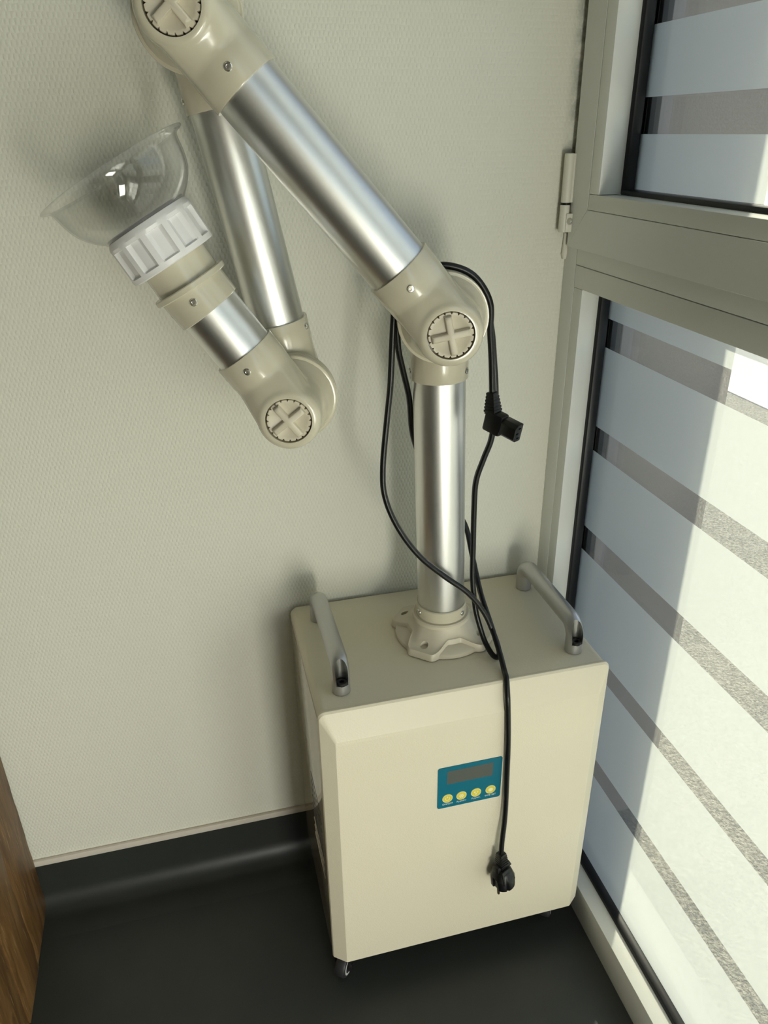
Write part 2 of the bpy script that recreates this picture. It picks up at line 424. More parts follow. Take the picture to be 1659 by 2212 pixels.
# ------------------------------------------------------------------ window
SASH_X = .4842
def film_sheet(w, y0, y1, z0, z1):
    """Self-adhesive frosted foil: a single sheet lying on the room side of the pane."""
    bm = bmesh.new(); bm.faces.new([bm.verts.new((XG - .0002, y, z)) for y, z in ((y0, z0), (y0, z1), (y1, z1), (y1, z0))])
    return finish('frosted_stripe', bm, 'film', w)
def window(idx, ya, yb, detailed, film=True):
    """One bay of the facade from ya (far) to yb (near): fixed pane below, hinged sash above."""
    w = thing('window_%d' % idx, (XG, (ya + yb) / 2, 0), kind='structure', label='grey framed window with frosted stripes' if detailed else None)
    st = .0604; x1 = .575; g = .0005
    # fixed frame
    bx('frame_stile', 'frame', w, XF, x1, ya - .036, ya, 0, 1.083)
    bx('frame_stile', 'frame', w, XF, x1, yb, yb + st, 0, 1.083)
    bx('frame_stile', 'frame', w, XF + .03, x1, ya - .036, ya, 1.083, 2.2)
    bx('frame_stile', 'frame', w, XF + .03, x1, yb, yb + .036, 1.083, 2.2)
    bx('frame_rail', 'frame', w, XF, XG - .0006, yb + st, ya - .036 - g, 0, ZL - .0005)
    bx('outer_sill', 'spacer', w, XG - .0004, x1 + .03, yb + st, ya - .036 - g, 0, ZL - .022)
    bx('frame_rail', 'frame', w, XF, x1, yb + .036, ya - .036 - g, 1.0618 + g, 1.083)
    bx('frame_rail', 'frame', w, XF + .03, x1, yb, ya, 2.16, 2.2)
    bx('glazing_bead', 'frame', w, XF + .0004, XG - .0155, ya - st, ya - .036 - g, ZL, 1.0318 - g)
    bx('glazing_bead', 'frame', w, XF, XG - .0155, yb + st, ya - .036 - g, 1.0318, 1.0618 - g)
    bx('outer_bead', 'outframe', w, XG + .026, x1, ya - st - .004, ya - .036, ZL, 1.0318)
    bx('outer_bead', 'outframe', w, x1 + .001, x1 + .02, ya - .052, ya - .031, ZL, 2.16)
    # rubber gaskets of the fixed pane: rounded strips between bead and glass
    gk = .0125
    def gasket(name, pts, wid):
        bm = bmesh.new()
        sweep(bm, [V(q) for q in pts], wid, 10)
        for v in bm.verts: v.co.x = XG - .0075 + (v.co.x - (XG - .0075)) * 1.15
        return finish(name, bm, 'rubber', w)
    def gask_set(y_far, y_near, z0, z1, h):
        bx('gasket', 'rubber', w, XG - .0155, XG - .0004, y_far - h, y_far + .004, z0, z1, bev=.003)
        bx('gasket', 'rubber', w, XG - .0155, XG - .0004, y_near - .004, y_near + h, z0, z1, bev=.003)
        bx('gasket', 'rubber', w, XG - .0165, XG - .0004, y_near, y_far, z0 - .006, z0 + h * .8, bev=.003)
        bx('gasket', 'rubber', w, XG - .0155, XG - .0004, y_near, y_far, z1 - h * .8, z1 + .004, bev=.003)
    gask_set(ya - st, yb + st, ZL, 1.0318, .008)
    bx('gasket', 'rubber', w, XG + .004, XG + .0265, ya - st - .002, ya - .03, ZL, 1.0318, bev=.001)
    # panes
    bx('glass_pane', 'glass', w, XG, XG + .004, yb + .03, ya - .04, ZL - .02, 1.045, bev=0)
    bx('glass_pane', 'dusty', w, XG + .020, XG + .024, yb + .03, ya - .04, ZL - .02, 1.045, bev=0)
    bx('spacer_bar', 'spacer', w, XG + .005, XG + .019, ya - st - .010, ya - st - .001, ZL, 1.0318, bev=.001)
    bx('spacer_bar', 'spacer', w, XG + .005, XG + .019, yb + st, ya - st - .011, ZL - .012, ZL - .003, bev=.001)
    # frosted film stripes with clear gaps
    for z0, z1 in () if not film else ((ZL + .001, .246), (.2812, .4395), (.472, .622), (.6635, .7925), (.831, .9505), (.991, 1.0318)):
        film_sheet(w, yb + st - .001, ya - .0535, z0, z1)
    # hinged sash
    a2, b2 = ya - .012, yb + .012; sw = .0485
    def mitred(name, pts):
        bm = bmesh.new(); loft(bm, [[(x, y, z) for y, z in pts] for x in (SASH_X, XG + .02)])
        bmesh.ops.bevel(bm, geom=bm.edges[:], offset=.0004, segments=1, affect='EDGES'); return finish(name, bm, 'frame', w)
    zb0, zb1, zt0, zt1 = 1.0835, 1.1346, 2.11, 2.16
    mitred('sash_stile', [(a2, zb0), (a2, zt1), (a2 - sw, zt0), (a2 - sw, zb1)])
    mitred('sash_stile', [(b2, zb0), (b2, zt1), (b2 + sw, zt0), (b2 + sw, zb1)])
    mitred('sash_rail', [(a2, zb0), (a2 - sw, zb1), (b2 + sw, zb1), (b2, zb0)])
    mitred('sash_rail', [(a2, zt1), (a2 - sw, zt0), (b2 + sw, zt0), (b2, zt1)])
    bd = .0255
    bx('glazing_bead', 'frame', w, SASH_X + .0003, XG - .0155, a2 - sw - bd, a2 - sw - .0008, 1.1546, 2.11)
    bx('glazing_bead', 'frame', w, SASH_X + .0003, XG - .0155, b2 + sw, a2 - sw - .0008, 1.1352, 1.1541)
    gask_set(a2 - sw - bd, b2 + sw + .003, 1.1541, 2.11, .008)
    bx('gasket', 'rubber', w, XG + .004, XG + .02, a2 - sw - bd - .004, a2 - sw, 1.15, 2.11, bev=.001)
    bx('glass_pane', 'glass', w, XG, XG + .004, b2 + .03, a2 - .04, 1.12, 2.13, bev=0)
    bx('glass_pane', 'dusty', w, XG + .020, XG + .024, b2 + .03, a2 - .04, 1.12, 2.13, bev=0)
    bx('spacer_bar', 'spacer', w, XG + .005, XG + .019, a2 - sw - bd - .012, a2 - sw - bd - .003, 1.15, 2.11, bev=.001)
    z = 1.1605; tops = [(1.1605, 1.2238), (1.264, 1.3395)] + [(1.385 + .13 * i, 1.475 + .13 * i) for i in range(5)] + [(2.04, 2.108)]
    for z0, z1 in tops if film else ():
        film_sheet(w, b2 + sw + .002, a2 - sw - bd - .002, z0, z1)
    if detailed:
        # lift-off hinge: two barrels with a black washer between them, and a screw block
        hx, hy = .4765, -.0125
        bm = bmesh.new(); lathe(bm, V((hx, hy, 1.1405)), V((0, 0, 1)), [(0, .0058), (.0008, .0066), (.0605, .0066), (.0613, .0058)], 24)
        box(bm, hx, SASH_X + .001, hy - .004, hy + .008, 1.1405, 1.2015, bev=.001)
        h = finish('hinge', bm, 'hinge', w)
        bm = bmesh.new(); lathe(bm, V((hx, hy, 1.1378)), V((0, 0, 1)), [(0, .0062), (.0027, .0062)], 24); finish('hinge_washer', bm, 'rubber', w)
        bm = bmesh.new(); lathe(bm, V((hx - .0005, hy, 1.1025)), V((0, 0, 1)), [(0, .0058), (.0008, .0066), (.0345, .0066), (.0353, .006)], 24)
        box(bm, hx - .001, SASH_X + .001, hy - .0085, hy + .004, 1.103, 1.127, bev=.0008)
        h2 = finish('hinge', bm, 'hinge', w)
        bm = bmesh.new(); lathe(bm, V((hx + .004, hy - .0086, 1.117)), V((0, -1, 0)), [(0, .0044), (.0012, .0044), (.0012, .0027), (.0002, .0025), (.0002, .0)], 18); finish('hinge_screw', bm, 'chrome', w)
        bm = bmesh.new()
        sweep(bm, [V((XF - .002, -.003, z)) for z in (1.065, 1.072, 1.08, 1.09, 1.10)], .004, 10, rf=lambda i: (.0028, .0048, .004, .0034, .003)[i]); finish('sealant', bm, 'hinge', w)
    return w
window(1, 0., -.85, True)
window(2, -.87, -1.73, False, False)
w3 = thing('added_door', (.26, RY0, .08), kind='structure')      # unseen glazed door, added as an opening for the fill lamps
for a_ in ((.02, .07, .08, 2.1), (.45, .5, .08, 2.1), (.07, .45, .08, .13), (.07, .45, 2.05, 2.1), (.07, .45, 1.03, 1.07)):
    bx('added_door_frame', 'frame', w3, a_[0], a_[1], RY0 - .07, RY0 - .01, a_[2], a_[3])
bx('glass_pane', 'glass', w3, .07, .45, RY0 - .045, RY0 - .04, .13, 2.05, bev=0)

# ------------------------------------------------------------------ the extraction unit
UN = thing('fume_extractor', (.268, -.145, 0), 'cream wheeled extraction unit with jointed silver arm and clear hood', 'extraction unit')
CX0, CX1, CYF, CYB, ZB, ZT = .0578, .4778, -.2839, -.0075, .062, .5547
CD, CI, CT = .0146, .0193, .0407

# cabinet shell (open bottom edge rounded), glossy side sheets and textured front cover
def rounded(x0, x1, z0, z1, r, k=12):
    o = [(x0, z0), (x0, z1 - r)]
    o += [(x0 + r - r * cos(t), z1 - r + r * sin(t)) for t in [pi / 2 * i / k for i in range(1, k)]]
    o += [(x0 + r, z1), (x1 - r, z1)]
    o += [(x1 - r + r * sin(t), z1 - r + r * cos(t)) for t in [pi / 2 * i / k for i in range(1, k)]]
    o += [(x1, z1 - r), (x1, z0)]
    return o
bm = bmesh.new()
e = .0012
loft(bm, [[(x, y, z) for x, z in rounded(CX0 + i, CX1 - i, ZB, ZT - i, .012)] for y, i in ((CYF + CD + .001, e + .004), (CYF + CD + .0015, e), (CYB - .004, e), (CYB - .001, e + .0012), (CYB, e + .004))])
body = finish('cabinet_body', bm, 'cream', UN, 40)
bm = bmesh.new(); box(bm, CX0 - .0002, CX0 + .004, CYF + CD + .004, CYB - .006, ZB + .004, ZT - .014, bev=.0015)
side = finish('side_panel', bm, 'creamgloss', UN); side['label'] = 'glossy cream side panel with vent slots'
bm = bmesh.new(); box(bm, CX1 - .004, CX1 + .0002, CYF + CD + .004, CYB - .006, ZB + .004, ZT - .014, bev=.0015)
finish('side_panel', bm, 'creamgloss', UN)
for k in range(9):
    z = .205 + k * .0165
    bm = bmesh.new(); box(bm, CX0 - .0006, CX0 + .0006, CYF + .045, CYF + .135, z, z + .0035, bev=.0003); finish('vent_slot', bm, 'dark' if k > 2 else 'trim', side)
bm = bmesh.new()
def rr(i, r): return rounded(CX0 + i, CX1 - i, ZB, ZT - i, r)
inner = rounded(CX0 + CI, CX1 - CI, ZB, ZT - CT, .003)
inner2 = rounded(CX0 + CI + .0022, CX1 - CI - .0022, ZB, ZT - CT - .004, .003)
mid = lambda t: [(a[0] * (1 - t) + b[0] * t, a[1] * (1 - t) + b[1] * t) for a, b in zip(rr(0, .010), inner)]
loft(bm, [[(x, CYF + CD + .010, z) for x, z in rr(.002, .010)], [(x, CYF + CD + .004, z) for x, z in rr(.0, .010)], [(x, CYF + CD + .0022, z) for x, z in rr(.0, .010)],
          [(x, CYF + CD - .0005, z) for x, z in mid(.06)], [(x, CYF + .0015, z) for x, z in mid(.91)], [(x, CYF + .0003, z) for x, z in inner], [(x, CYF, z) for x, z in inner2]])
cover = finish('front_cover', bm, 'cream', UN, 11)

# control panel on the front
PX0, PX1, PZ0, PZ1 = .2196, .3161, .3551, .4326
bm = bmesh.new(); box(bm, PX0, PX1, CYF - .0009, CYF + .0005, PZ0, PZ1)
vedges = [e_ for e_ in bm.edges if abs(e_.verts[0].co.y - e_.verts[1].co.y) > .001]
bmesh.ops.bevel(bm, geom=vedges, offset=.0035, segments=5, profile=.5, affect='EDGES')
panel = finish('control_panel', bm, 'teal', UN, label='teal control panel with yellow buttons')
YP = CYF - .0009
bx('screen', 'lcd', panel, .2333, .3022, YP - .0002, YP + .0002, .4002, .4246, bev=0)
BTN = [(.2347, 'ON/OFF'), (.2559, 'FLOW+'), (.2781, 'FLOW-'), (.3005, 'TIME SET')]
for k, (x, t) in enumerate(BTN):
    z = .3729
    bm = bmesh.new(); lathe(bm, V((x, YP + .0002, z)), V((0, -1, 0)), [(0, .0079), (.0003, .0079), (.0006, .0075), (.0006, 0)], 32); finish('button', bm, 'yellow', panel)
    bm = bmesh.new(); lathe(bm, V((x, YP - .00005, z)), V((0, -1, 0)), [(0, .0076), (.0006, .0076), (.0006, .0070), (0, .0070)], 32, caps=(False, False)); finish('button_rim', bm, 'symbolink', panel)
    # symbol: power mark, fan flower, three blades, clock disc
    bm = bmesh.new(); c = V((x, YP - .0004, z)); D = V((0, -1, 0))
    if k == 0:
        lathe(bm, c, D, [(0, .0036), (.0003, .0036), (.0003, .0027), (0, .0027)], 24, caps=(False, False), a0=radians(40), a1=radians(320), ref=V((0, 0, 1)))
        box(bm, x - .0005, x + .0005, c.y - .0003, c.y, z + .001, z + .0042)
    elif k == 1:
        for q in range(6):
            lathe(bm, c + V((cos(q * pi / 3), 0, sin(q * pi / 3))) * .0027, D, [(0, .0012), (.0003, .0012), (.0003, 0)], 12)
        lathe(bm, c, D, [(0, .0012), (.0003, .0012), (.0003, 0)], 12)
    elif k == 2:
        for q in range(3):
            a_ = q * 2 * pi / 3 + .5
            lathe(bm, c + V((cos(a_), 0, sin(a_))) * .0024, D, [(0, .0014), (.0003, .0014), (.0003, 0)], 12)
    else:
        lathe(bm, c, D, [(0, .0036), (.0003, .0036), (.0003, 0)], 24)
    finish('button_symbol', bm, 'symbolink', panel)
    me = text_mesh(t, .0042)
    me.transform(Matrix.Translation((x + (.0005 if k < 3 else 0), YP - .0001, .3607)) @ Matrix.Rotation(radians(90), 4, 'X') @ Matrix.Scale(1.06, 4, (1, 0, 0)))
    link('lettering', me, 'ink', panel)

# casters
def caster(x, y, yaw):
    root_z = ZB
    c = V((x, y, 0)); ax = V((cos(yaw), sin(yaw), 0)); fw = V((-sin(yaw), cos(yaw), 0))
    bm = bmesh.new()
    lathe(bm, c + V((0, 0, ZB - .004)), V((0, 0, 1)), [(0, .017), (.0045, .017)], 24)
    lathe(bm, c + V((0, 0, ZB - .013)), V((0, 0, 1)), [(0, .0145), (.002, .016), (.009, .016)], 24)
    wc = c - fw * .012 + V((0, 0, .0212))
    for s in (-1, 1):        # fork cheeks
        t = bmesh.new()
        pr = [(-.012, .03), (.012, .03), (.008, .0), (.004, -.007), (-.004, -.007), (-.008, .0)]
        A = [t.verts.new(wc + ax * s * .0105 + fw * (u + .008 * (v / .03)) + V((0, 0, v))) for u, v in pr]
        B = [t.verts.new(wc + ax * s * .0125 + fw * (u + .008 * (v / .03)) + V((0, 0, v))) for u, v in pr]
        t.faces.new(A); t.faces.new(B)
        for i in range(6): t.faces.new((A[i], A[(i + 1) % 6], B[(i + 1) % 6], B[i]))
        add(bm, t)
        lathe(bm, wc + ax * s * .0125, ax * s, [(0, .0045), (.0018, .0042), (.0018, .002), (.0026, .002), (.0026, 0)], 14)
    p = finish('caster', bm, 'dark', UN)
    bm = bmesh.new(); lathe(bm, wc - ax * .009, ax, [(0, .016), (.0005, .0195), (.003, .0212), (.015, .0212), (.0175, .0195), (.018, .016)], 32); finish('wheel', bm, 'wheel', p)
    bm = bmesh.new(); lathe(bm, wc - ax * .0094, ax, [(.004, .0), (.004, .0125), (0, .0125), (0, .0155), (.0188, .0155), (.0188, .0125), (.0148, .0125), (.0148, 0)], 28); finish('wheel_hub', bm, 'hub', p)
for x, y, a in ((.084, -.2475, radians(-37)), (.445, -.232, radians(-30)), (.089, -.045, radians(30)), (.446, -.045, radians(15))): caster(x, y, a)

# lifting handles: bent bar, bored from above at both feet
def handle(x):
    y0, y1, zc, r, R_ = -.2285, -.0515, .5972, .0125, .021
    pts = [V((x, y0, ZT - .0005)), V((x, y0, zc - R_))]
    pts += [V((x, y0 + R_ - R_ * cos(t), zc - R_ + R_ * sin(t))) for t in [pi / 2 * i / 8 for i in range(1, 9)]]
    pts += [V((x, y0 + R_ + (y1 - y0 - 2 * R_) * i / 5, zc)) for i in range(1, 5)]
    pts += [V((x, y1 - R_ + R_ * sin(t), zc - R_ + R_ * cos(t))) for t in [pi / 2 * i / 8 for i in range(0, 9)]]
    pts += [V((x, y1, ZT - .0005))]
    bm = bmesh.new(); sweep(bm, pts, r, 32)
    cut = bmesh.new()
    lathe(cut, V((x, y0 - .0062, ZT + .0145)), V((0, 0, 1)), [(0, .0088), (.09, .0088)], 28)
    lathe(cut, V((x, y1 + .0062, ZT + .0145)), V((0, 0, 1)), [(0, .0088), (.09, .0088)], 28)
    me = evaluated(bm, [('BOOLEAN', dict(operation='DIFFERENCE', solver='EXACT', cutter=cut))])
    me.materials.append(MT['handle']); me.materials.append(MT['bore'])
    for f in me.polygons:
        f.material_index = 0
        for yy, q in ((y0 - .0062, -1), (y1 + .0062, 1)):
            c = f.center
            if c.z > ZT + .014 and abs(sqrt((c.x - x) ** 2 + (c.y - yy) ** 2) - .0088) < .0004 and abs(f.normal.z) < .2: f.material_index = 1
    idx = [f.material_index for f in me.polygons]
    o = link('handle', me, ['handle', 'bore'], UN, 30)
    for f, i in zip(o.data.polygons, idx): f.material_index = i
    bm = bmesh.new(); lathe(bm, V((x, y0 - .006, ZT + .0142)), V((0, 0, 1)), [(0, .0068), (.004, .0068), (.0045, .0062), (.0045, .0035), (.001, .0032), (.001, 0)], 20); finish('handle_screw', bm, 'dark', o)
    return o
handle(.0978); handle(.4408)

# ---- arm skeleton
N = V((-.2039, -.9788, -.0212)).normalized()          # joint axes, towards the room
A0 = V((.2564, -.1360, 1.0350)); A1 = V((.2401, -.2140, 1.0333)); B1 = V((-.0134, -.1677, 1.3365)); B0 = V((.0029, -.0898, 1.3382))
C0 = V((.0791, -.0970, .9421)); C1 = V((.0629, -.1750, .9404))
D1 = (B1 - A1).normalized(); D2 = (C0 - B0).normalized(); D3 = V((-.5635, .0996, .8201)).normalized()
BASE = V((.2693, -.1353, .6)); U = (A0 - BASE).normalized(); FOOT = BASE - U * (BASE.z - ZT) / U.z

# mounting flange: round plate, four swept-up ears with bored holes
bm = bmesh.new()
lathe(bm, FOOT, V((0, 0, 1)), [(0, .0690), (.0055, .0690), (.0075, .0672), (.0125, .049), (.0125, 0)], 72)
t = bmesh.new(); NT, NR = 144, 12; rot = radians(45 + 3)
tops = []; bots = []
for i in range(NT):
    th = 2 * pi * i / NT; dlt = abs(((th - rot) + pi / 4) % (pi / 2) - pi / 4)
    w_ = max(0., min(1., (radians(36) - dlt) / radians(24))); w_ = w_ * w_ * (3 - 2 * w_)
    rb = .0500 + .0255 * w_
    if dlt < radians(14): rb = min(rb, .0755 * cos(radians(0)) / max(cos(dlt), .1) * .975)
    zb_ = .0195 - .009 * w_
    tops.append([(rb + (.0405 - rb) * k / NR, zb_ + (.034 - zb_) * (k / NR) ** 1.9) for k in range(NR + 1)])
    bots.append(rb)
def P_(th, r, z): return FOOT + V((cos(th) * r, sin(th) * r, z))
G = [[t.verts.new(P_(2 * pi * i / NT, r, z)) for r, z in tops[i]] for i in range(NT)]
E1 = [t.verts.new(P_(2 * pi * i / NT, bots[i] + .0012, tops[i][0][1] - .0018)) for i in range(NT)]
E2 = [t.verts.new(P_(2 * pi * i / NT, bots[i] + .0022, .0003)) for i in range(NT)]
for i in range(NT):
    j = (i + 1) % NT
    for k in range(NR): t.faces.new((G[i][k], G[j][k], G[j][k + 1], G[i][k + 1]))
    t.faces.new((E1[i], E1[j], G[j][0], G[i][0])); t.faces.new((E2[i], E2[j], E1[j], E1[i]))
t.faces.new([g[-1] for g in G]); t.faces.new(E2)
cut = bmesh.new()
for q in range(4):
    th = rot + q * pi / 2; lathe(cut, P_(th, .0615, .0045), V((0, 0, 1)), [(0, .0058), (.05, .0058)], 20)
fm = evaluated(t, [('BOOLEAN', dict(operation='DIFFERENCE', solver='EXACT', cutter=cut))])
addm(bm, fm)
lathe(bm, FOOT, U, [(.030, .0405), (.0315, .0425), (.0365, .0425), (.0385, .0408), (.0385, .037)], 64, caps=(False, False))
flange = finish('mounting_flange', bm, 'beigematt', UN, 38)
for q in range(4):
    th = rot + q * pi / 2
    bm = bmesh.new(); lathe(bm, P_(th, .0615, .0040), V((0, 0, 1)), [(0, .0046), (.003, .0046), (.003, .0024), (.001, .0022), (.001, 0)], 16); finish('flange_screw', bm, 'dark', flange)

# tubes
def tube(name, O, d, s0, s1, r):
    bm = bmesh.new(); lathe(bm, O, d, [(s0, r), (s1, r)], 72); return finish(name, bm, 'alu', UN)
RC, R1, R2, R3 = .0340, .0355, .0328, .0340
tube('column_tube', FOOT, U, .048, (A0 - FOOT).length - .06, RC)
tube('arm_tube', A1, D1, .06, (B1 - A1).length - .06, R1)
tube('arm_tube', B0, D2, .06, (C0 - B0).length - .06, R2)
tube('arm_tube', C1, D3, .06, .165, R3)

def screw(O, d, s, r, ang, parent):
    d_, a, b = frame_of(d, N)
    q = a * cos(radians(ang)) + b * sin(radians(ang))
    c = O + d_ * s + q * (r - .0004)
    bm = bmesh.new(); lathe(bm, c, q, [(0, .0043), (.0010, .0041), (.0016, .0034), (.0017, .0019), (.0004, .0017), (.0004, 0)], 18)
    return finish('screw', bm, 'chrome', parent)
bm = bmesh.new(); lathe(bm, FOOT, U, [(.034, .0372), (.0555, .0372), (.0568, .0362), (.0568, .0341), (.05, .0341)], 64, caps=(False, False))
cc = finish('column_collar', bm, 'beige', UN)
screw(BASE, U, .002, .0372, 294, cc); screw(BASE, U, .002, .0372, 50, cc)

# joint housing: sleeve on the tube that melts into a flared half joint
def housing_mesh(rs):
    X, Z = V((1, 0, 0)), V((0, 0, 1)); O = V((0, 0, 0))
    bm = bmesh.new()
    lathe(bm, O, X, [(-.004, rs * .9), (.0, rs), (.070, rs)], 64)
    t2 = bmesh.new()
    lathe(t2, O, Z, [(-.0310, .0515), (-.027, .0490), (-.018, .0440), (-.006, .0405), (.012, .0388), (.028, .0380), (.0385, .0365), (.0440, .0335), (.0455, .030), (.0455, 0)], 64)
    add(bm, t2)
    t3 = bmesh.new()          # fillet that carries the sleeve up to the knob boss
    for i in range(40):
        q = 2 * pi * i / 40
        t3.verts.new((.034 * cos(q), .034 * sin(q), .0425)); t3.verts.new((.052, .0376 * cos(q) * rs / .0383, .0376 * sin(q) * rs / .0383)); t3.verts.new((.0375 * cos(q), .0375 * sin(q), .020))
    bmesh.ops.convex_hull(t3, input=t3.verts)
    bmesh.ops.delete(t3, geom=[v for v in t3.verts if not v.link_faces], context='VERTS')
    add(bm, t3)
    me = evaluated(bm, [('REMESH', dict(mode='VOXEL', voxel_size=.0014)), ('SMOOTH', dict(factor=.5, iterations=22))])
    bm = bmesh.new(); bm.from_mesh(me); bpy.data.meshes.remove(me)
    cut = bmesh.new(); lathe(cut, V((0, 0, .028)), Z, [(0, .0264), (.04, .0264)], 56)
    me = evaluated(bm, [('BOOLEAN', dict(operation='DIFFERENCE', solver='EXACT', cutter=cut))])
    bm = bmesh.new(); bm.from_mesh(me); bpy.data.meshes.remove(me)
    lathe(bm, O, X, [(.040, rs - .0010), (.060, rs + .0004), (.0842, rs + .0006), (.0852, rs + .0002), (.0852, rs - .003), (.070, rs - .003)], 64, caps=(False, False))
    lathe(bm, O, Z, [(-.0285, .047), (-.0300, .0515), (-.0300, .0532), (-.0310, .0540), (-.0340, .0540), (-.0345, .0532), (-.0352, .0532), (-.0358, .0542), (-.0390, .0542), (-.0397, .0535), (-.0397, 0)], 72, caps=(False, True))
    return bm
HM = {}
def housing(O, d, out, rs, name='joint_housing'):
    if rs not in HM:
        b_ = housing_mesh(rs); HM[rs] = bpy.data.meshes.new('housing'); b_.to_mesh(HM[rs]); b_.free()
    x = (d - out * d.dot(out)).normalized(); y = out.cross(x)
    m4 = Matrix((x, y, out)).transposed().to_4x4(); m4.translation = O
    me = HM[rs].copy(); me.transform(m4)
    return link(name, me, 'beige', UN, 28)
def knob(O, out, rotd, parent_ref):
    d_, a, b = frame_of(out, V((0, 0, 1)))
    bm = bmesh.new(); n = 240; rings = []
    for s, r, am in ((.029, .0252, .0026), (.0428, .0252, .0026), (.0440, .0245, .0022), (.0440, .0205, 0), (.0436, .0200, 0), (.0436, 0.0, 0)):
        if r == 0: rings.append([bm.verts.new(O + d_ * s)]); continue
        rings.append([bm.verts.new(O + d_ * s + (a * cos(2 * pi * i / n) + b * sin(2 * pi * i / n)) * (r - am * max(0, cos(20 * 2 * pi * i / n)) ** 5)) for i in range(n)])
    for A, B in zip(rings, rings[1:]):
        for i in range(n):
            if len(B) == 1: bm.faces.new((A[i], A[(i + 1) % n], B[0]))
            else: bm.faces.new((A[i], A[(i + 1) % n], B[(i + 1) % n], B[i]))
    bm.faces.new(rings[0])
    k_ = finish('knob', bm, 'beigematt', UN, 40)
    # cross-shaped grip
    t = bmesh.new(); hw, L, h = .0040, .0218, .0085
    prof = [(hw, hw), (L, hw), (L, -hw), (hw, -hw), (hw, -L), (-hw, -L), (-hw, -hw), (-L, -hw), (-L, hw), (-hw, hw), (-hw, L), (hw, L)]
    cr, sr = cos(radians(rotd)), sin(radians(rotd))
    def ring(s, k): return [t.verts.new(O + d_ * s + a * ((u * k) * cr - (v * k) * sr) + b * ((u * k) * sr + (v * k) * cr)) for u, v in prof]
    def shrink(o): 
        return [(max(-L + o * 2.2, min(L - o * 2.2, u)) if abs(u) > hw else u - (o if u > 0 else -o), max(-L + o * 2.2, min(L - o * 2.2, v)) if abs(v) > hw else v - (o if v > 0 else -o)) for u, v in prof]
    LL = []
    for s, o in ((.0410, -.0006), (.0480, .0002), (.0496, .0009), (.0500, .0018)):
        pr = shrink(o); LL.append([t.verts.new(O + d_ * s + a * (u * cr - v * sr) + b * (u * sr + v * cr)) for u, v in pr])
    for A, B in zip(LL, LL[1:]):
        for i in range(12): t.faces.new((A[i], A[(i + 1) % 12], B[(i + 1) % 12], B[i]))
    t.faces.new(LL[0]); t.faces.new(LL[-1])
    finish('knob_grip', t, 'beigematt', k_, 50)
hA0 = housing(A0, -U, -N, .0368)
screw(A0, -U, .074, .0372, 90, hA0); screw(A0, -U, .074, .0372, 298, hA0)
hA1 = housing(A1, D1, N, .0383); screw(A1, D1, .066, .0388, 358, hA1)
hB1 = housing(B1, -D1, N, .0383); screw(B1, -D1, .066, .0388, 358, hB1)
hB0 = housing(B0, D2, -N, .0360); screw(B0, D2, .072, .0366, 76, hB0)
hC0 = housing(C0, -D2, -N, .0360); screw(C0, -D2, .074, .0366, 70, hC0)
hC1 = housing(C1, D3, N, .0368); screw(C1, D3, .070, .0374, 356, hC1); screw(C1, D3, .070, .0374, 270, hC1)
knob(A1, N, 12, hA1); knob(B1, N, 40, hB1); knob(C1, N, 38, hC1)

# hood end: collar, stop flange, neck; the plugged-in hood sits a little askew in its collar
D3H = Matrix.Rotation(radians(-5.2), 3, N) @ D3; HP = C1 + D3 * .166 - D3H * .166
bm = bmesh.new()
lathe(bm, C1, D3, [(.150, .0342), (.1425, .0342), (.1425, .0366), (.1432, .0374), (.1765, .0378), (.1765, .033)], 72, caps=(False, False))
lathe(bm, HP, D3H, [(.1725, .036), (.1725, .0425), (.1735, .0434), (.1782, .0434), (.1792, .0425), (.1792, .0366), (.2150, .0362), (.2150, .030)], 72, caps=(False, False))
col = finish('hood_collar', bm, 'beige', UN)
screw(C1, D3, .161, .0378, 2, col); screw(C1, D3, .161, .0378, 270, col)
# white ring nut with recessed grip panels
bm = bmesh.new(); d_, a, b = frame_of(D3H, N); NS, per = 12, 12; n = NS * per
pr = [(.2035, .0372, .0372), (.2035, .0478, .0478), (.2045, .0492, .0492), (.2095, .0500, .0500), (.2112, .0502, .0468), (.2400, .0502, .0462), (.2405, .0502, .0492), (.2440, .0500, .0500), (.2470, .0490, .0490), (.2505, .0468, .0468), (.2505, .0440, .0440), (.236, .0440, .0440)]
sh = [0, 0, 0, .6, 1, 1, 1, 1, 1, 1, .6, 0]
rings = []
for s, ro, ri in pr:
    rg = []
    for i in range(n):
        q = i % per; f = sh[q]; th = 2 * pi * (i + (-.25 if sh[q] == .6 and q == 3 else .25 if sh[q] == .6 else 0)) / n
        rg.append(bm.verts.new(HP + d_ * s + (a * cos(th) + b * sin(th)) * (ro + (ri - ro) * f)))
    rings.append(rg)
for A, B in zip(rings, rings[1:]):
    for i in range(n): bm.faces.new((A[i], A[(i + 1) % n], B[(i + 1) % n], B[i]))
finish('ring_nut', bm, 'white', UN, 25, label='white ribbed ring nut')
bm = bmesh.new(); lathe(bm, HP, D3H, [(.2470, .044), (.2470, .0462), (.2532, .0468), (.2540, .0455), (.2540, .043)], 64, caps=(False, False)); finish('seal_ring', bm, 'rubber', UN)
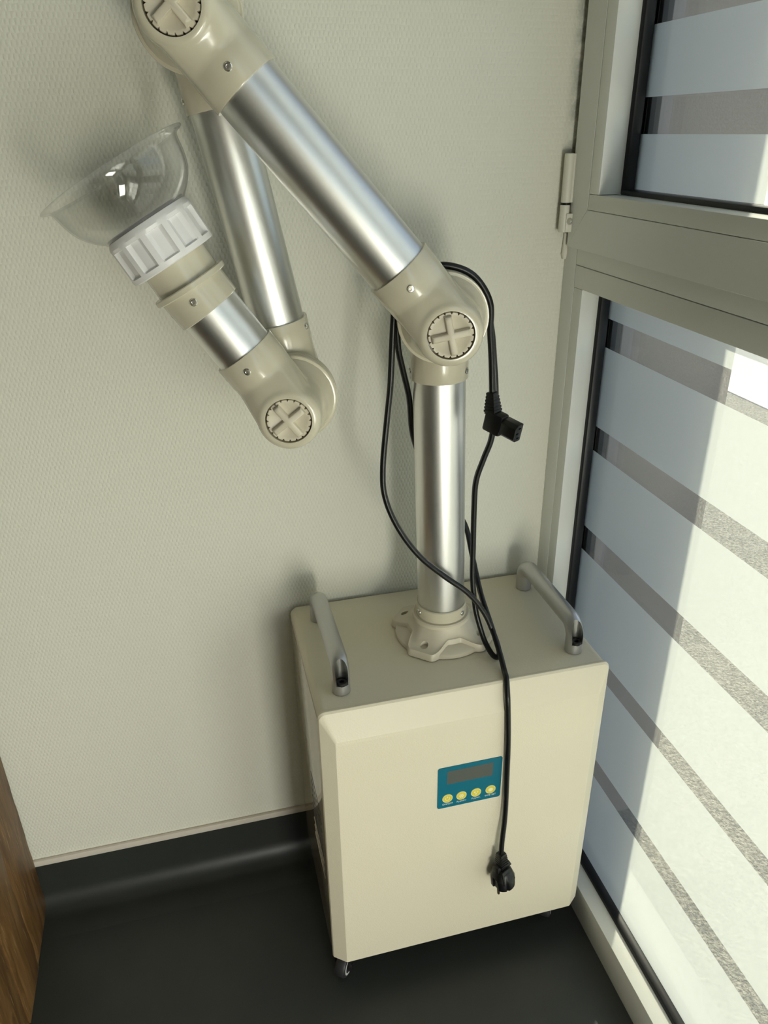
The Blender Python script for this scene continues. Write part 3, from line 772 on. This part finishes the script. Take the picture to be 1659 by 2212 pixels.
# clear bowl-shaped hood
oprof = [(.2480, .0452), (.2530, .0512), (.2580, .0572), (.2650, .0636), (.2720, .0684), (.2800, .0716), (.2880, .0736), (.2960, .0748), (.3010, .0758), (.3034, .0774), (.3046, .0804), (.3056, .0840), (.3064, .0852), (.3074, .0850)]
iprof = [(.3076, .0840), (.3066, .0802), (.3052, .0770), (.3020, .0744), (.2960, .0730), (.2880, .0718), (.2800, .0698), (.2720, .0666), (.2650, .0618), (.2580, .0554), (.2530, .0494), (.2490, .0440)]
bm = bmesh.new(); lathe(bm, HP, D3H, oprof + iprof + [oprof[0]], 96, caps=(False, False)); finish('hood', bm, 'dome', UN, 60, label='clear plastic bowl-shaped suction hood', merge=True)

# ------------------------------------------------------------------ power cord
PC = thing('power_cord', (.3226, -.29, .17), 'black power cord draped over the arm joint, plug hanging in front', 'power cord')
path = [(.3082, -.195, .9380), (.3072, -.190, .9805), (.3051, -.186, 1.0162), (.2974, -.182, 1.0484), (.2800, -.178, 1.0741), (.2555, -.174, 1.0888), (.2317, -.168, 1.0878), (.2105, -.163, 1.0746), (.1970, -.160, 1.0540), (.1928, -.160, 1.0270), (.1905, -.160, .9940), (.1880, -.160, .9500), (.1835, -.161, .912), (.176, -.165, .846), (.1773, -.17, .8055), (.1931, -.175, .7617), (.2207, -.18, .718), (.2567, -.183, .6812), (.2897, -.188, .6523), (.3131, -.194, .6195), (.3267, -.202, .5856),
        (.3310, -.213, .5660), (.3275, -.2225, .5600), (.3210, -.2190, .5600), (.3165, -.2020, .5680),
        (.3120, -.19, .5860), (.3059, -.18, .6173), (.3027, -.172, .6634), (.3028, -.168, .7136), (.3017, -.168, .7711), (.3018, -.17, .8131), (.3095, -.174, .8461), (.3170, -.178, .8741), (.3188, -.180, .9054), (.3185, -.180, .9388), (.3152, -.178, .9767), (.3113, -.175, 1.0133), (.3038, -.172, 1.0434), (.2867, -.168, 1.0690), (.2619, -.164, 1.0828), (.2377, -.159, 1.0814), (.2179, -.154, 1.0662), (.2046, -.150, 1.0434), (.2005, -.147, 1.0187), (.2035, -.143, .9891), (.2112, -.136, .9606), (.2227, -.124, .9206), (.2328, -.106, .864), (.2532, -.089, .8139), (.2866, -.086, .7575), (.3143, -.100, .7143), (.3191, -.125, .6726), (.3207, -.160, .6298), (.3242, -.195, .598), (.3258, -.228, .5720), (.3240, -.251, .5592), (.3205, -.268, .5572), (.3180, -.2795, .5440), (.3173, -.286, .5249), (.3199, -.2895, .4685), (.3223, -.2900, .3982), (.3229, -.2930, .3251), (.3186, -.299, .277), (.3172, -.302, .2520)]
JC = (A0 + A1) / 2
def rest(p):
    """Keep the cord lying on the rims of the first joint instead of inside them."""
    p = V(p); v = p - JC; t = v.dot(N); q = v - N * t; r = q.length
    if r > .075: return p
    rmin = .0582 if abs(t) < .0135 else .0535
    return JC + N * t + q * (max(r, rmin) / r)
path = [rest(p) for p in path]
bm = bmesh.new(); sweep(bm, catmull(path, 7), .0039, 14); finish('cable', bm, 'black', PC, 60)

# angled appliance connector
def hexa(bm, c, ax, up, l0, l1, w, h, cham=0., bev=.0008, w2=None, h2=None):
    ax = ax.normalized(); sd = ax.cross(up).normalized(); up = sd.cross(ax)
    t = bmesh.new(); loops = []
    for l, ww, hh in ((l0, w, h), (l1, w2 or w, h2 or h)):
        pts = [(-ww, -hh), (ww, -hh), (ww, hh - cham), (ww - cham, hh), (-ww + cham, hh), (-ww, hh - cham)] if cham else [(-ww, -hh), (ww, -hh), (ww, hh), (-ww, hh)]
        loops.append([t.verts.new(c + ax * l + sd * u + up * v) for u, v in pts])
    A, B = loops; n = len(A)
    for i in range(n): t.faces.new((A[i], A[(i + 1) % n], B[(i + 1) % n], B[i]))
    t.faces.new(A); t.faces.new(B)
    bmesh.ops.recalc_face_normals(t, faces=t.faces)
    if bev: bmesh.ops.bevel(t, geom=t.edges[:], offset=bev, segments=2, profile=.5, affect='EDGES')
    add(bm, t)
KC = V((.3105, -.1970, .9065)); KA = V((.52, -.83, -.20)).normalized(); KU = V((0, 0, 1))
KS = KA.cross(KU).normalized(); KU = KS.cross(KA).normalized()
bm = bmesh.new()
# contact holes lie across the face; the chamfered side of the socket looks away from the cable
hexa(bm, KC, KA, KU, -.0095, .0165, .0085, .0140, bev=.003)
hexa(bm, KC, KA, KS, .0160, .0385, .0115, .0078, cham=.0045, bev=.0007)
KT = V((.3082, -.1950, .9420)); kd = (KT - KC).normalized()
for k in range(6):
    f = k / 5; hexa(bm, KC, kd, KA, .0125 + k * .0042, .0125 + k * .0042 + .0030, .0082 - .0026 * f, .0082 - .0026 * f, bev=.0004)
hexa(bm, KC, kd, KA, .010, .037, .0078, .0078, bev=.0006, w2=.0052, h2=.0052)
con = finish('connector', bm, 'black', PC, 40, label='angled three-hole appliance connector')
for u, v in ((.0, -.0066), (.0030, 0), (.0, .0066)):
    bm = bmesh.new(); hexa(bm, KC + KU * v + KS * (-.0012 + u * 1.1), KA, KU, .0381, .0387, .0023, .0009, bev=0); finish('contact_hole', bm, 'slot', con)

# round two-pin mains plug
PT = V((.3172, -.3020, .2545)); PB = V((.3232, -.3060, .1835)); pd = (PB - PT).normalized(); pl = (PB - PT).length
pf = V((.35, -.9, 0)); pf = (pf - pd * pf.dot(pd)).normalized(); ps = pd.cross(pf)
bm = bmesh.new()
hexa(bm, PT, pd, pf, 0, .027, .0056, .0056, bev=.0005, w2=.0072, h2=.0072)            # strain relief core
for k in range(5):
    hexa(bm, PT, pd, pf, .0035 + k * .0042, .0035 + k * .0042 + .0030, .0062 + .0004 * k, .0062 + .0004 * k, bev=.0004)
hexa(bm, PT, pd, pf, .0215, .0300, .0118, .0050, bev=.0010, w2=.0150, h2=.0058)       # finger wings
hexa(bm, PT, pd, pf, .0280, .0480, .0088, .0105, bev=.0012, w2=.0120, h2=.0165)       # sloping grip block
n = 72; rings = []
for s, r, sq in ((.031, .0100, 0), (.0345, .0142, .4), (.0430, .0172, .8), (.0455, .0185, 1), (.0615, .0185, 1), (.0630, .0172, 1)):
    rg = []
    for i in range(n):
        th = 2 * pi * i / n; cu, cv = cos(th), sin(th)
        x_ = max(-.0164, min(.0164, cu * r)); y_ = cv * r
        if sq == 1 and abs(cv) < .18: x_ *= .84          # side grooves for the earth clips
        if sq == 1 and abs(cu - .30) < .10: y_ *= .90
        rg.append(bm.verts.new(PT + pd * s + pf * y_ + ps * x_))
    rings.append(rg)
for A, B in zip(rings, rings[1:]):
    for i in range(n): bm.faces.new((A[i], A[(i + 1) % n], B[(i + 1) % n], B[i]))
bm.faces.new(rings[0]); bm.faces.new(rings[-1])
plug = finish('plug', bm, 'black', PC, 40, label='round black two-pin mains plug')
for s in (-1, 1):
    bm = bmesh.new(); lathe(bm, PT + ps * s * .0095 + pf * -.001, pd, [(.058, .0024), (.0790, .0024), (.0808, .0016), (.0812, 0)], 14); finish('pin', bm, 'brass', plug)

# ------------------------------------------------------------------ wooden furniture at the left edge
WC = thing('wooden_cabinet', (-.62, -.25, 0), 'weathered brown plank cabinet standing against the wallpapered wall', 'cabinet')
y = -.008; k = 0
while y > -.52:
    wd = (.112, .094, .123, .10, .09)[k % 5]; z0 = (.0015, .0, .001, .0, .002)[k % 5]
    bm = bmesh.new(); box(bm, -.434, -.4115 + (.0, .0012, -.0006, .0008, 0)[k % 5], y - wd + .0008, y, z0, .46, bev=.0012)
    bmesh.ops.subdivide_edges(bm, edges=[e_ for e_ in bm.edges if abs(e_.verts[0].co.z - e_.verts[1].co.z) > .3], cuts=24)
    for v in bm.verts:
        f = max(0., 1 - v.co.z / .05)
        if v.co.x > -.42: v.co.x += .0016 * noise.noise(V((v.co.y * 30, v.co.z * 22, 3))) - .003 * f * max(0, noise.noise(V((v.co.y * 60, v.co.z * 50, 9))))
    finish('plank', bm, 'wood', WC, 50); y -= wd; k += 1
for i in range(4):
    bm = bmesh.new(); box(bm, -.85, -.405, -.008 - .13 * i - .129, -.008 - .13 * i, .46, .485, bev=.002); finish('top_plank', bm, 'wood', WC)
bx('back_panel', 'wood', WC, -.82, -.434, -.02, -.008, .002, .46)
bx('front_panel', 'wood', WC, -.82, -.434, -.525, -.505, .002, .46)
bx('far_side_panel', 'wood', WC, -.845, -.82, -.525, -.008, .0, .46)
